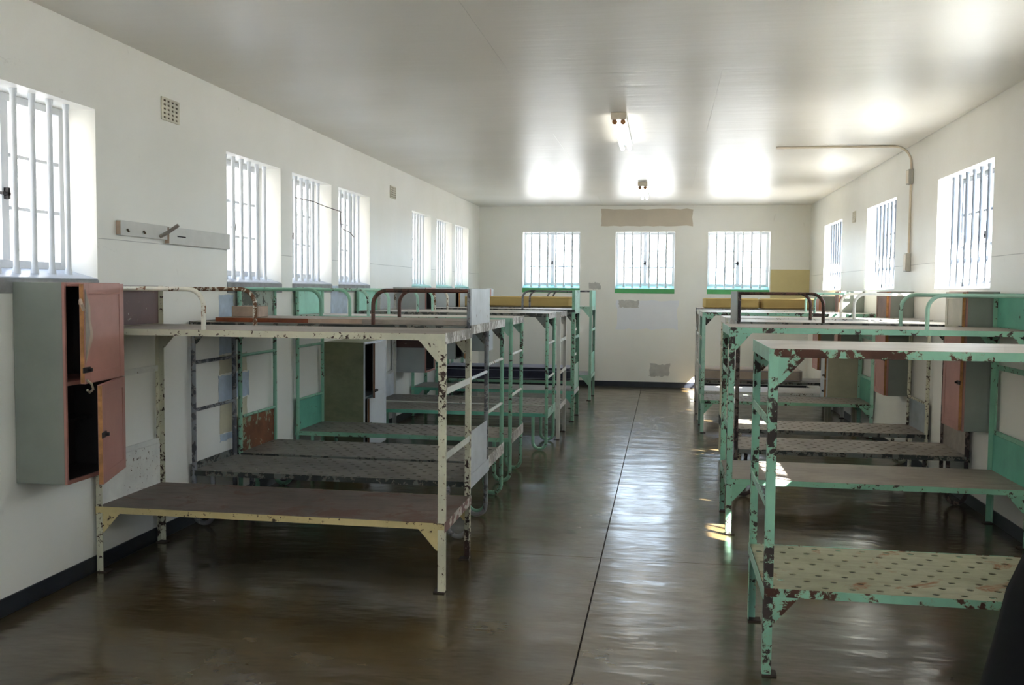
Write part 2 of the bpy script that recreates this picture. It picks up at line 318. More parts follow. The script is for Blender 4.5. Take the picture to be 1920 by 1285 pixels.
# ------------------------------------------------------------------ windows
_wcount = [0]
def window(axis, base, sgn, c, ww, nb, apron, sill, low=0, bars='enamel', fr='frame_w'):
    """sgn = outward direction. Local u along the wall, d = depth outward from the inner face"""
    _wcount[0] += 1
    root = bpy.data.objects.new('window_%d' % _wcount[0], None); COL.objects.link(root); root['kind'] = 'structure'
    root.location = (base, c, ZS) if axis == 'x' else (c, base, ZS)
    H = ZT-ZS; h = ww/2
    def P(u, d, z): return (sgn*d, u, z) if axis == 'x' else (u, sgn*d, z)
    def bx(mb, u0, u1, d0, d1, z0, z1):
        a = P(u0, d0, z0); b = P(u1, d1, z1); return mb.box(min(a[0], b[0]), max(a[0], b[0]), min(a[1], b[1]), max(a[1], b[1]), z0, z1)
    D0, D1 = .20, .245; fw = .042; e = .001
    zb = .058
    f = MB(); bx(f, -h+e, -h+fw, D0, D1, zb, H-e); bx(f, h-fw, h-e, D0, D1, zb, H-e); bx(f, -h+fw, h-fw, D0, D1, H-fw, H-e); bx(f, -h+fw, h-fw, D0, D1, zb, zb+fw)
    fr_ = f.build('window_frame', M[fr], root, bevel=.003)
    f = MB(); bx(f, -.028, .028, D0-.006, D1, zb+fw, H-fw); f.build('mullion', M[fr], root)
    ph = (H-fw*2-zb)/3
    for s0, s1 in ((-h+fw, -.028), (.028, h-fw)):
        for k in (1, 2):
            f = MB(); bx(f, s0, s1, D0+.008, D1-.012, zb+fw+ph*k-.009, zb+fw+ph*k+.009); f.build('muntin', M[fr], root)
        for k in range(3):
            f = MB(); bx(f, s0, s1, D0+.02, D0+.024, zb+fw+ph*k+.009*(k > 0), zb+fw+ph*(k+1)-.009*(k < 2)); f.build('pane', M['milk' if k < low else 'glass'], root)
    # catch in the middle
    f = MB(); bx(f, -.05, .012, D0-.03, D0-.012, zb+.38, zb+.395); bx(f, -.012, .008, D0-.03, D0-.005, zb+.36, zb+.42); f.build('handle', M['iron'], root)
    # sill: slopes down from the frame to the room, a painted apron on the wall face below
    f = MB(); f.prism([P(-h+e, -.004, 0), P(-h+e, D1, 0), P(-h+e, D1, zb), P(-h+e, D0-.01, zb), P(-h+e, -.004, .008)], Vector(P(h-e, 0, 0))-Vector(P(-h+e, 0, 0)))
    f.build('window_sill', sill, root, bevel=.003)
    if apron:
        f = MB(); bx(f, -h-.005, h+.005, -.006, 0, -.075, 0); f.build('window_apron', apron, root)
    zz = .02
    for k in range(nb):
        u = -h + ww*(k+1)/(nb+1)
        f = MB(); r = .0155
        f.tube([P(u, .085, zz), P(u, .085, zz+.03), P(u, .085, zz+.045), P(u, .085, H-.03), P(u, .085, H-.02), P(u, .085, H+.004)], [.022, .020, r, r, .019, .019], 12)
        f.build('window_bar', M[bars], root, smooth=True)
    return root
for c, ww in WIN_L: window('x', XL, -1, c, ww, 6, M['sill_apron'] if c < 11 else M['sill_turq'], M['sill_grey'] if c < 11 else M['sill_turq'])
for c, ww in WIN_R: window('x', XR, 1, c, ww, 7, None, M['frame_w'], 2 if c < 3 else (1 if c < 6 else 0), 'bar_shaded', 'bar_shaded')  # two unseen windows get added milky lower panes to trim sun patches
for c, ww in WIN_F_ADDED: window('y', YN, -1, c, ww, 6, None, M['sill_grey'])
for c, ww in WIN_B: window('y', YB, 1, c, ww, 6, M['sill_green'], M['sill_turq'])
tag(MB().box(XR+TH+.001, XR+TH+.62, YN-TH, YB+TH, 2.90, 2.97).build('roof_eave', M['wall']), kind='structure')
# yard outside
tag(MB().box(-60, XL-TH-.02, -50, 70, -.3, -.1).box(XR+TH+.02, 60, -50, 70, -.3, -.1).box(XL-TH-.02, XR+TH+.02, YB+TH+.05, 70, -.3, -.1).build('ground_outside', M['sand']), kind='structure')

tag(MB().box(-7.6, -7.3, -14, 34, -.1, 7.0).build('sky_block_wall', flat('tan_sky_block_plaster', (.165, .155, .145), .9, 0, .1, .6)), kind='structure')  # unseen tall wall, added to block skylight from the window reveals
# ------------------------------------------------------------------ bunk beds
ZL, ZU, ZH = .385, 1.412, 1.655
_perf = {}
def perf_mesh(L, W, mat):
    key = (round(L, 2), round(W, 2), mat.name)
    if key in _perf: return _perf[key]
    nu, nv = 17, 8; mb = MB(); du, dv = L/nu, W/nv
    for i in range(nu):
        for j in range(nv):
            x, y = i*du, j*dv; cx_ = x+du*(.5+(.22 if j % 2 else -.22)); cy_ = y+dv*.5; r = .0135
            o_ = [(x, y), (x+du/2, y), (x+du, y), (x+du, y+dv/2), (x+du, y+dv), (x+du/2, y+dv), (x, y+dv), (x, y+dv/2)]
            h_ = [(cx_+r*1.25*math.cos(a), cy_+r*math.sin(a)) for a in [math.radians(225+45*k) for k in range(8)]]
            mb.add([(a, b, 0) for a, b in o_+h_], [(k, (k+1) % 8, 8+(k+1) % 8, 8+k) for k in range(8)])
    me = mb.mesh('perforated_deck', mat); bm = bmesh.new(); bm.from_mesh(me); bmesh.ops.remove_doubles(bm, verts=bm.verts, dist=1e-5)
    bmesh.ops.recalc_face_normals(bm, faces=bm.faces)
    r_ = bmesh.ops.extrude_face_region(bm, geom=bm.faces[:]); bmesh.ops.translate(bm, verts=[g for g in r_['geom'] if isinstance(g, bmesh.types.BMVert)], vec=(0, 0, -.004))
    bmesh.ops.recalc_face_normals(bm, faces=bm.faces); bm.to_mesh(me); bm.free(); _perf[key] = me; return me

def bunk(side, xa, y0, y1, label, style='angle', post='green', rim_u=None, rim_l=None, end_u=None, end_l=None, deck_u='deck_light', deck_l='deck_grey', perf=True,
         rungs='rung_white', aisle_head=None, aisle_low=None, aisle_rail=None, wall_head=None, wall_low=None, wall_rail=None, wall_rungs=None, wall_post=None, L=None, group='steel bunk beds'):
    s = -1 if side == 'L' else 1
    W = y1-y0
    L = L or (abs(XL+.022-xa) if side == 'L' else abs(XR-.022-xa))
    root = empty('bunk_bed', (xa, y0, 0), label, 'bunk bed', group)
    P = lambda u, v_, z: (s*u, v_, z)
    def bx(u0, u1, v0, v1, z0, z1, name, mat, par=root, bev=0):
        return MB().box(min(s*u0, s*u1), max(s*u0, s*u1), v0, v1, z0, z1).build(name, M[mat] if isinstance(mat, str) else mat, par, bevel=bev)
    rim_u = rim_u or post; rim_l = rim_l or post; end_u = end_u or rim_u; end_l = end_l or rim_l; wall_post = wall_post or post; wall_rungs = wall_rungs or wall_post
    t_, a_ = .004, .038
    # posts
    for ui in (0, 1):
        head = aisle_head if ui == 0 else wall_head; mt = post if ui == 0 else wall_post
        for vi in (0, 1):
            top = ZH if head else ZU
            if style == 'angle':
                u0 = 0 if ui == 0 else L; du = 1 if ui == 0 else -1; v0 = 0 if vi == 0 else W; dv = 1 if vi == 0 else -1
                mb = MB()
                ua, ub = sorted((u0, u0+du*a_)); va, vb = sorted((v0, v0+dv*t_)); mb.box(*sorted((s*ua, s*ub)), va, vb, .004, top)
                ua, ub = sorted((u0, u0+du*t_)); va, vb = sorted((v0+dv*t_, v0+dv*a_)); mb.box(*sorted((s*ua, s*ub)), va, vb, .004, top)
                po = mb.build('post', M[mt], root)
                ua, ub = sorted((u0, u0+du*.062)); va, vb = sorted((v0-dv*.004, v0+dv*.055)); bx(ua, ub, va, vb, 0, .008, 'foot_plate', 'foot', po)
            else:
                r = .0165; u0 = r if ui == 0 else L-r; du = 1 if ui == 0 else -1; v0 = r if vi == 0 else W-r; R2 = .068
                pts = [P(u0, v0, top-.004), P(u0, v0, ZL), P(u0, v0, R2+r+.01)]
                c_ = Vector((u0+du*R2, v0, R2+r))
                for k in range(0, 13):
                    a = math.pi + math.pi*k/12; pts.append(P(c_.x+du*R2*math.cos(a), v0, c_.z+R2*math.sin(a)))
                pts += [P(u0+du*2*R2, v0, R2+r+.01), P(u0+du*2*R2, v0, ZL-.036)]
                MB().tube(pts, r, 10).build('leg', M[mt], root, smooth=True)
    # deck frames
    for z, side_m, end_m, nm in ((ZU, rim_u, end_u, 'upper'), (ZL, rim_l, end_l, 'lower')):
        rh = .036; off = .001 if style == 'angle' else .004
        if style == 'tube': off = -.002
        for vi in (0, 1):
            v0, v1 = (off+t_, off+2*t_) if vi == 0 else (W-off-2*t_, W-off-t_)
            if style == 'angle': v0, v1 = (-t_*.6, 0.0) if vi == 0 else (W, W+t_*.6)
            mb = MB().box(*sorted((s*(.002), s*(L-.002))), v0, v1, z-rh, z)
            mb.box(*sorted((s*(.002), s*(L-.002))), *((v1, .034) if vi == 0 else (W-.034, v0)), z-.009, z-.0055)
            mb.build('side_rail', M[side_m], root)
        for ui in (0, 1):
            eh = .055 if nm == 'upper' else (.085 if style == 'tube' else .05)
            ee = -.003 if style == 'angle' else -.004
            u0, u1 = (ee, 0) if ui == 0 else (L, L-ee*.9)
            zt = z+.004 if nm == 'upper' else (z+.045 if style == 'tube' else z+.004)
            bx(u0, u1, -.002, W+.002, zt-eh-.004, zt, 'end_rail', end_m if ui == 0 else (rim_u if nm == 'upper' else rim_l))
    # decks
    ins = .005
    for z, dm, pf, nm in ((ZU, deck_u, False, 'upper_deck'), (ZL, deck_l, perf, 'lower_deck')):
        if pf:
            me = perf_mesh(L-2*ins, W-2*ins, M[dm]); place(nm, me, root, (ins if s > 0 else -L+ins, ins, z-.001))
            for k in range(3):
                uu = L*(.25+.25*k); bx(uu-.015, uu+.015, .04, W-.04, z-.03, z-.006, 'deck_bearer', rim_l)
        else: bx(ins, L-ins, ins, W-ins, z-.006, z+.001, nm, dm)
    # gussets
    g = .115
    for z, nm in ((ZU-.036, 'u'), (ZL-.036, 'l')):
        if nm == 'l' and style == 'tube': continue
        for ui in (0, 1):
            for vi in (0, 1):
                u0 = a_*.9 if ui == 0 else L-a_*.9; du = 1 if ui == 0 else -1; v0 = .001 if vi == 0 else W-.004
                if style == 'tube': u0 = .03 if ui == 0 else L-.03; v0 = .014 if vi == 0 else W-.018
                MB().prism([P(u0, v0, z), P(u0+du*g, v0, z), P(u0+du*g*.9, v0, z-.01), P(u0+du*.012, v0, z-g), P(u0, v0, z-g)], (0, .003, 0)).build('gusset', M[rim_u if nm == 'u' else rim_l], root)
    # rungs and end panels
    def ends(ui, low, head, zs, rm, pm_low):
        u = 0 if ui == 0 else L; du = 1 if ui == 0 else -1
        for z in zs:
            if style == 'angle': bx(*sorted((u+du*.001, u+du*.006)), a_*.5, W-a_*.5, z-.018, z+.018, 'rung', rm)
            else: MB().tube([P(u+du*.0165, .02, z), P(u+du*.0165, W-.02, z)], .012, 8).build('rung', M[rm], root, smooth=True)
        if low: bx(*sorted((u+du*.008, u+du*.012)), .018, W-.018, ZL+.0, ZL+.325 if ui == 0 else ZL+.26, 'end_panel', low)
        if head: bx(*sorted((u+du*(.001 if style == 'angle' else -.002), u+du*.014)), .004 if ui == 0 else .02, W-.004 if ui == 0 else W-.02, ZU+.005, ZH, 'head_panel', head)
    ends(0, aisle_low, aisle_head, (1.10, .745) if not aisle_low else (1.06,), rungs, aisle_low)
    ends(1, wall_low, wall_head, (1.13, .80) if not wall_low else (1.13, .66), wall_rungs, wall_low)
    for ui, rm in ((0, aisle_rail), (1, wall_rail)):
        if not rm: continue
        u = .012 if ui == 0 else L-.012; du = 1 if ui == 0 else -1; ln = .655; R3 = .095; zt = ZH-.016; r = .0135
        for vi in (0, 1):
            v0 = .014 if vi == 0 else W-.014
            pts = [P(u, v0, zt), P(u+du*(ln-R3), v0, zt)]
            for k in range(1, 9):
                a = math.pi/2*(1-k/8); pts.append(P(u+du*(ln-R3+R3*math.cos(a)), v0, zt-R3+R3*math.sin(a)))
            pts.append(P(u+du*ln, v0, ZU-.002))
            MB().tube(pts, r, 10).build('guard_rail', M[rm], root, smooth=True)
    return root

bunk('L', -1.150, 4.857, 5.548, 'cream flaking bunk bed with plain brown lower deck and dark brown head panel', 'angle', 'cream', rim_u='cream', rim_l='yellow_rim', end_u='white_heavy', end_l='rust_rim',
     deck_u='deck_tan', deck_l='deck_brown', perf=False, rungs='rung_white', wall_head='brown_panel', wall_low='white', wall_rail='cream_rail', wall_rungs='white')
bunk('L', -1.238, 5.950, 6.600, 'grey tube bunk bed with white head panel and rusted guard rails at the aisle', 'tube', 'grey_tube', rim_u='rim_dark', rim_l='rim_dark', end_u='white_heavy', end_l='grey_panel', deck_u='deck_tan',
     aisle_head='grey_panel', aisle_low='grey_panel', aisle_rail='rust_rail', rungs='grey_panel')
bunk('L', -1.255, 6.665, 7.345, 'green tube bunk bed with mottled head panel, touching the grey tube bunk', 'tube', 'green', rim_u='rim_dark', rim_l='rim_dark', end_u='white_heavy', end_l='white_heavy', deck_u='deck_light',
     wall_head='mottled', wall_low='rusty_panel', wall_rail='green')
bunk('L', -1.265, 7.800, 8.440, 'green tube bunk bed beside the olive floor locker, turquoise panels at the wall', 'tube', 'green', rim_u='pale_green', rim_l='green', end_u='white_heavy', end_l='white_heavy', deck_u='deck_light',
     wall_head='turq_pale', wall_low='turq', wall_rail='pale_green')
bunk('L', -1.160, 9.450, 10.10, 'green tube bunk bed with bright green lower rim and hairpin legs beyond the floor locker', 'tube', 'green', rim_u='rim_dark', rim_l='turq', end_u='white_heavy', end_l='pale_green', deck_u='deck_light',
     wall_head='turq_pale', wall_low='white', wall_rail='pale_green', wall_post='green')
bunk('L', -1.118, 10.185, 10.83, 'white bunk bed with dark chipped legs, close behind the bright green rimmed bunk', 'angle', 'white', rim_u='white', rim_l='white', end_u='white_heavy', end_l='white_heavy', deck_u='deck_light',
     wall_head='grey_panel', wall_low='grey_panel', wall_rail='cream_rail')
bunk('L', -1.100, 11.65, 12.32, 'green angle iron bunk bed with aisle head panel, in front of the ochre mattress', 'angle', 'green', rim_u='rim_dark', rim_l='turq', end_u='pale_green', end_l='white', deck_u='deck_light',
     aisle_head='pale_green', aisle_low='pale_green', aisle_rail='grey_tube', rungs='pale_green', perf=False)
bunk('L', -1.235, 12.93, 13.62, 'green bunk bed carrying the ochre mattress above and the dark blue mattress below', 'angle', 'green', rim_u='grey_tube', rim_l='green', deck_u='deck_grey', perf=False)
bunk('L', -1.062, 13.92, 14.65, 'pale green bunk bed with plain head and foot panels, farthest on the hook board side', 'angle', 'pale_green', rim_u='pale_green', rim_l='pale_green', aisle_head='turq_pale', aisle_low='turq_pale', aisle_rail='grey_tube', rungs='pale_green', deck_u='deck_light', perf=False)

bunk('R', .443, 4.055, 4.775, 'green bunk bed with rust eaten upper rim and cream perforated lower deck', 'angle', 'green_heavy', rim_u='green_worst', rim_l='green_worst', end_u='pale_green', end_l='pale_green', deck_u='deck_light', deck_l='deck_rusty',
     rungs='pale_green')
bunk('R', .437, 6.420, 7.140, 'green flaking bunk bed with plain tan lower deck and turquoise wall end panels', 'angle', 'green_heavy', rim_u='green_heavy', rim_l='green', end_u='pale_green', end_l='pale_green', deck_u='deck_tan', deck_l='deck_tan', perf=False,
     rungs='pale_green', wall_head='turq', wall_low='turq', wall_rail='pale_green', wall_post='green')
bunk('R', .575, 7.660, 8.350, 'dark brown tube bunk bed with grey head panel and rusted aisle rails', 'tube', 'dark_tube', rim_u='rim_dark', rim_l='rim_dark', end_u='white_heavy', end_l='grey_panel', deck_u='deck_light', deck_l='deck_tan',
     aisle_head='box_grey', aisle_rail='rust_rail', wall_low='deck_tan', rungs='grey_panel')
bunk('R', .560, 8.800, 9.470, 'cream tube bunk bed with white wall guard rails, behind the dark brown tube bunk', 'tube', 'cream', rim_u='white', rim_l='rim_dark', end_u='white', deck_u='deck_light', deck_l='deck_tan',
     wall_rail='white', wall_low='metal_panel')
bunk('R', .440, 11.05, 11.75, 'green bunk bed with sunlit white upper rim and turquoise panel at the wall', 'angle', 'pale_green', rim_u='green_heavy', rim_l='green', end_u='white', deck_u='deck_light', deck_l='deck_tan', wall_low='turq', wall_rail='pale_green')
bunk('R', .440, 12.10, 12.80, 'white chipped bunk bed with bare pale decks, just before the beige mattress', 'angle', 'white', rim_u='white', rim_l='white', deck_u='deck_light', deck_l='deck_light', perf=False)
bunk('R', .470, 13.55, 14.25, 'pale bunk bed carrying two short ochre mattresses above and a beige one below', 'angle', 'white', rim_u='grey_tube', rim_l='rim_dark', deck_u='deck_light', perf=False)

# ------------------------------------------------------------------ mattresses and loose things on the beds
def mattress(x0, x1, y0, y1, z0, h, mat, piping, label, seed=1):
    rr = random.Random(seed); bm = bmesh.new(); nx, ny = 18, 7
    root = empty('mattress', ((x0+x1)/2, (y0+y1)/2, z0), label, 'mattress')
    mb = MB(); cx_, cy_ = (x0+x1)/2, (y0+y1)/2
    prof = [(-.012, .012), (0, .02), (.0, h*.5), (0, h-.022), (-.008, h-.008), (-.024, h)]
    nseg = 40; ring = []
    hx, hy = (x1-x0)/2, (y1-y0)/2
    def rect(k, inset):
        r = .05; a = 2*math.pi*k/nseg; c_, s_ = math.cos(a), math.sin(a)
        ex = 10; d = (abs(c_/1)**ex+abs(s_/1)**ex)**(-1/ex); return ((hx+inset)*c_*d, (hy+inset)*s_*d)
    prof = [(-.02, .001)]+prof[1:]
    for ins, z in prof:
        ring.append([(*rect(k, ins), z + (rr.uniform(-.003, .003) if z > .03 else 0)) for k in range(nseg)])
    v_ = [q for g_ in ring for q in g_]; f_ = []
    for i in range(len(ring)-1):
        for k in range(nseg): f_.append((i*nseg+k, i*nseg+(k+1) % nseg, (i+1)*nseg+(k+1) % nseg, (i+1)*nseg+k))
    f_.append(tuple(range(nseg))[::-1]); f_.append(tuple((len(ring)-1)*nseg+k for k in range(nseg)))
    mb.add(v_, f_); mb.build('foam_block', M[mat], root, smooth=True)
    for z in (.022, h-.016):
        pts = [(*rect(k, .001), z) for k in range(nseg+1)]; MB().tube(pts, .004, 6, cap=False).build('piping', M[piping], root, smooth=True)
    bm.free(); return root
mattress(-3.15, -1.255, 12.96, 13.6, ZU+.001, .145, 'ochre', 'ochre', 'long ochre foam mattress on an upper deck under the green window sill', 1)
mattress(-3.15, -1.26, 12.96, 13.6, ZL+.001, .15, 'navy', 'mauve', 'dark blue mattress with grey top lying on a lower deck', 2)
MB().box(-.90, .90, -.28, .28, 0, .007).build('folded_sheet', M['mauve'], bevel=.003, loc=(-2.2, 13.28, ZL+.168))
o = bpy.data.objects['folded_sheet']; tag(o, 'grey cloth spread flat over the dark blue mattress', 'sheet')
mattress(.56, 1.335, 13.58, 14.22, ZU+.001, .145, 'ochre', 'ochre', 'short ochre foam mattress on an upper deck, nearer the aisle of the pair', 3)
mattress(1.36, 2.30, 13.58, 14.22, ZU+.001, .145, 'ochre', 'ochre', 'short ochre foam mattress on an upper deck, the one against the sunny wall', 4)
mattress(.53, 1.95, 13.58, 14.22, ZL+.001, .16, 'beige', 'mauve', 'beige foam mattress lying on a lower deck by the sun patch', 5)
# plank on L2 and block
pr = empty('plywood_board', (-2.0, 6.02, ZU+.002), 'plywood board with a red edge lying along the grey tube bunk', 'board')
MB().box(-1.05, .72, .0, .55, 0, .030).build('sheet', M['deck_tan'], pr, bevel=.002)
MB().box(-1.051, -.38, -.003, -.0002, .001, .029).build('edge_band', M['red_wood'], pr)
MB().box(-.379, .0, -.003, -.0002, .001, .029).build('edge_band', M['pale_wood'], pr)
tag(MB().box(-.10, .10, 0, .16, 0, .075).build('wood_block', M['pale_wood'], bevel=.004, loc=(-2.90, 6.16, ZU+.033)), 'small pale wood block on the end of the plywood board', 'block')
tag(MB().box(-.06, .06, 0, .1, 0, .10).build('small_box', M['pink'], bevel=.004, loc=(-2.55, 13.3, ZU+.148)), 'small faded pink box on the long ochre mattress', 'box')

# ------------------------------------------------------------------ wall lockers
def panel_door(W_, H_, mat, edge, parent, loc, rz, hinge_dir, latch=None, name='door', trim=True, latch_z=None, torn=False):
    """door hinged at the origin, extends along local y*hinge_dir"""
    d = MB(); t0 = .018
    ya, yb = sorted((0, hinge_dir*W_)); d.box(-t0/2, t0/2, ya, yb, 0, H_)
    o = d.build(name, M[mat], parent, bevel=.002); o.location = loc; o.rotation_euler = (0, 0, rz)
    ye = hinge_dir*W_; MB().box(-t0/2-.0006, t0/2+.0006, *sorted((ye-hinge_dir*.004, ye+hinge_dir*.0015)), .004, H_-.004).build('edge_strip', M[edge], o)
    if trim:
        fr_ = MB(); q = .055
        sgn = 1 if loc[0] > 0 or hinge_dir else 1
        for fx in (-t0/2-.003, t0/2):
            fr_.box(fx, fx+.003, ya, ya+q, 0, H_); fr_.box(fx, fx+.003, yb-q, yb, 0, H_); fr_.box(fx, fx+.003, ya+q, yb-q, 0, q); fr_.box(fx, fx+.003, ya+q, yb-q, H_-q, H_)
        fr_.build('door_frame', M[mat], o, bevel=.001)
    if latch:
        zl = latch_z if latch_z is not None else H_*.5
        a = -1 if latch < 0 else 1
        lm = MB().box(*sorted((a*.012, a*.018)), *sorted((ye-hinge_dir*.05, ye+hinge_dir*.025)), zl-.014, zl+.014); lm.tube([(a*.018, ye-hinge_dir*.03, zl), (a*.035, ye-hinge_dir*.03, zl)], .009, 8)
        lm.build('hasp', M['iron'], o)
    return o
def locker(side, y0, y1, xf, z0, z1, label, body='box_grey', face='pink', upper='pink', lower='pink', ang=(0, 0), hinge='far', inside='inside', name='wall_locker', group='wall hung lockers', feet=False, edge='edge_wood', split=None, shelf=True):
    s = 1 if side == 'L' else -1           # direction of the front (into the room)
    xb = XL+.004 if side == 'L' else XR-.004
    root = empty(name, ((xb+xf)/2, (y0+y1)/2, z0), label, 'locker', group)
    ox, oy, oz = root.location
    def bx(xa, xc, ya, yc_, za, zc_, nm, mat, bev=.0):
        return MB().box(min(xa, xc)-ox, max(xa, xc)-ox, ya-oy, yc_-oy, za-oz, zc_-oz).build(nm, M[mat], root, bevel=bev)
    T = .016; zsplit = split or (z0+z1)/2
    body_m = MB()
    def add(xa, xc, ya, yc_, za, zc_): body_m.box(min(xa, xc)-ox, max(xa, xc)-ox, ya-oy, yc_-oy, za-oz, zc_-oz)
    add(xb, xf, y0, y0+T, z0, z1); add(xb, xf, y1-T, y1, z0, z1); add(xb, xf, y0+T, y1-T, z1-T, z1); add(xb, xf, y0+T, y1-T, z0, z0+T); add(xb, xb+s*.01, y0+T, y1-T, z0+T, z1-T)
    body_m.build('carcass', M[body], root, bevel=.0015)
    # inner lining, thin near-black sheets
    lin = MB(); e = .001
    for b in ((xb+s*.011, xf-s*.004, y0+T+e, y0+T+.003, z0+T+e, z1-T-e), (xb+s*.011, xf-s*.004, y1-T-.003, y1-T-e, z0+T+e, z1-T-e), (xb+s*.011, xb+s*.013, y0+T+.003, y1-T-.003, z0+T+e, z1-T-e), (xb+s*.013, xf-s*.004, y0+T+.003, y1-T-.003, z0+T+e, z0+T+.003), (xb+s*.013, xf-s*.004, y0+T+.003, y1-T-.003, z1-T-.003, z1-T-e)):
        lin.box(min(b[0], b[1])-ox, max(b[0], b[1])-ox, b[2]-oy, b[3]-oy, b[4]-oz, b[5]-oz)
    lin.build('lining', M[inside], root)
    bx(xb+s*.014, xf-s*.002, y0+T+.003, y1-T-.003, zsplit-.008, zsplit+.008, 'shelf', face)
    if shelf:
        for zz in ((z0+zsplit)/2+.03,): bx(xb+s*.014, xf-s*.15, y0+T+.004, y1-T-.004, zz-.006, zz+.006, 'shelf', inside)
    fm = MB(); fx0, fx1 = xf, xf+s*.014; q = .014
    for ya, yc_, za, zc_ in ((y0, y0+q, z0, z1), (y1-q, y1, z0, z1), (y0+q, y1-q, z0, z0+q+.006), (y0+q, y1-q, z1-q-.006, z1), (y0+q, y1-q, zsplit-.01, zsplit+.01)):
        fm.box(min(fx0, fx1)-ox, max(fx0, fx1)-ox, ya-oy, yc_-oy, za-oz, zc_-oz)
    fm.build('face_frame', M[face], root, bevel=.001)
    Wd = (y1-y0)-.012; hy = y1-.006 if hinge == 'far' else y0+.006; hd = -1 if hinge == 'far' else 1
    for (za, zc_, mt, an, nm) in ((zsplit+.002, z1-.004, upper, ang[0], 'u'), (z0+.004, zsplit-.002, lower, ang[1], 'l')):
        if mt is None: continue
        rz = math.radians(an)*s*(1 if hinge == 'far' else -1)
        panel_door(Wd, zc_-za, mt, edge, root, (xf+s*.027-ox, hy-oy, za-oz), rz, hd, latch=s, latch_z=(zc_-za)*(.5 if nm == 'l' else .14))
        for zz in (za+.06, zc_-.06): MB().tube([(xf+s*.022-ox, hy-oy, zz-.03-oz), (xf+s*.022-ox, hy-oy, zz+.03-oz)], .007, 8).build('hinge', M['iron'], root)
    if feet:
        for ya in (y0+.02, y1-.06):
            for xa in (xf-s*.05, xb+s*.02): bx(xa, xa+s*.035, ya, ya+.035, 0.0, z0, 'leg', body)
    return root
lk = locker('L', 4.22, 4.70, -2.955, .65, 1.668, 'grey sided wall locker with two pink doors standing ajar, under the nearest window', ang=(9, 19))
# torn veneer and bent catch on its upper door
updoor = [c_ for c_ in lk.children if c_.name.startswith('door')][0]
pts = [(.013, -.462, .06)] + [(.013, -.462+.075*math.sin(math.pi*k/10)**.8*(1+.2*math.sin(5*k)), .06+.36*k/10) for k in range(1, 10)] + [(.013, -.462, .42)]
MB().prism([Vector(q)+Vector((0, 0, .04)) for q in pts], (.002, 0, 0)).build('torn_veneer', M['pale_wood'], updoor)
MB().prism([Vector((.0155, q[1]*1.0-.0 if k in (0, 10) else -.462+(q[1]+.462)*.55, q[2]+.055)) for k, q in enumerate(pts)], (.001, 0, 0)).build('torn_veneer', M['deck_tan'], updoor)
MB().tube([(.016, -.46, .02), (.03, -.44, .0), (.03, -.42, -.03), (.02, -.44, -.045), (.018, -.46, -.03)], .006, 8).build('catch_ring', M['nickel'], updoor, smooth=True)
MB().tube([(-.01, -.46, .40), (.01, -.50, .42), (.02, -.51, .40), (.02, -.49, .37)], .008, 8).build('bent_strip', M['pale_wood'], updoor, smooth=True)
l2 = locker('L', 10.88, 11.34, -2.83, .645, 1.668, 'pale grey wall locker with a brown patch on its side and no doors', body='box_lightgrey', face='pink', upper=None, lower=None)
MB().box(-.18, .185, -.235, -.2305, .30, .50).build('brown_patch', M['brown_panel'], l2)
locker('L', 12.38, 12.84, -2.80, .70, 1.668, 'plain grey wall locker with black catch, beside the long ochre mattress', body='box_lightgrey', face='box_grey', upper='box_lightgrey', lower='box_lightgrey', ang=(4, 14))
locker('L', 14.70, 15.15, -2.82, .66, 1.668, 'pale wall locker farthest along the hook board wall, near the corner', body='box_lightgrey', face='box_white', upper='box_white', lower='box_white')
LK = locker('L', 8.56, 9.18, -2.83, .10, 1.135, 'olive sided floor locker with ajar white doors, standing between two green bunks', body='olive', face='box_white', upper='box_white', lower='box_white', ang=(7, 2), name='floor_locker', group=None, feet=True, edge='brown_wood', split=.60)
# right row
locker('R', 7.18, 7.60, 2.165, .65, 1.668, 'big grey wall locker with pink lower door and pale upper door under a sunny window', body='box_grey', upper='box_beige', lower='pink', face='pink', hinge='far', split=1.36)
locker('R', 9.52, 9.96, 2.165, .65, 1.668, 'grey wall locker with brown upper door and pink lower door behind the cream tube bunk', body='box_grey', upper='brown_wood', lower='pink', face='pink', hinge='far', split=1.36)
locker('R', 11.80, 12.06, 2.125, .93, 1.668, 'narrow grey wall locker with brown and pink front above the beige floor locker', body='box_grey', upper='brown_wood', lower='pink', face='pink', hinge='near', split=1.36)
locker('R', 12.85, 13.3, 2.06, .62, 1.60, 'grey wall locker with pink door beside the beige mattress', body='box_grey', upper='pink', lower='pink', face='pink', hinge='far', split=1.36)
locker('R', 11.79, 12.07, 1.98, .30, .90, 'beige floor locker with rusty top and white front, below a narrow wall locker', body='box_beige', upper='box_white', lower='box_white', face='box_white', name='floor_locker', group=None, feet=True)
# ------------------------------------------------------------------ wall fittings
def vent(axis_x, y, z, wd, hg, s, label):
    root = empty('wall_vent', (axis_x, y, z), label, 'vent', 'wall vents')
    MB().box(*sorted((0, s*.002)), -wd/2, wd/2, -hg/2, hg/2).build('back_plate', M['vent_hole'], root)  # dark brown plate, showing through the grille as its holes
    g = MB(); nc, nr = 4, 5
    for k in range(nc+1):
        u = -wd/2+wd*k/nc; g.box(*sorted((s*.0021, s*.009)), u-.011, u+.011, -hg/2-.006, hg/2+.006)
    for k in range(nr+1):
        zz = -hg/2+hg*k/nr
        for c_ in range(nc): g.box(*sorted((s*.0021, s*.0085)), -wd/2+wd*c_/nc+.011, -wd/2+wd*(c_+1)/nc-.011, zz-.007, zz+.007)
    g.build('grille', M['vent'], root)
vent(XL, 5.76, 2.805, .20, .135, 1, 'cream ventilation grille high on the wall above the hook boards')
vent(XL, 10.86, 2.80, .22, .13, 1, 'cream ventilation grille high on the wall between two window groups')
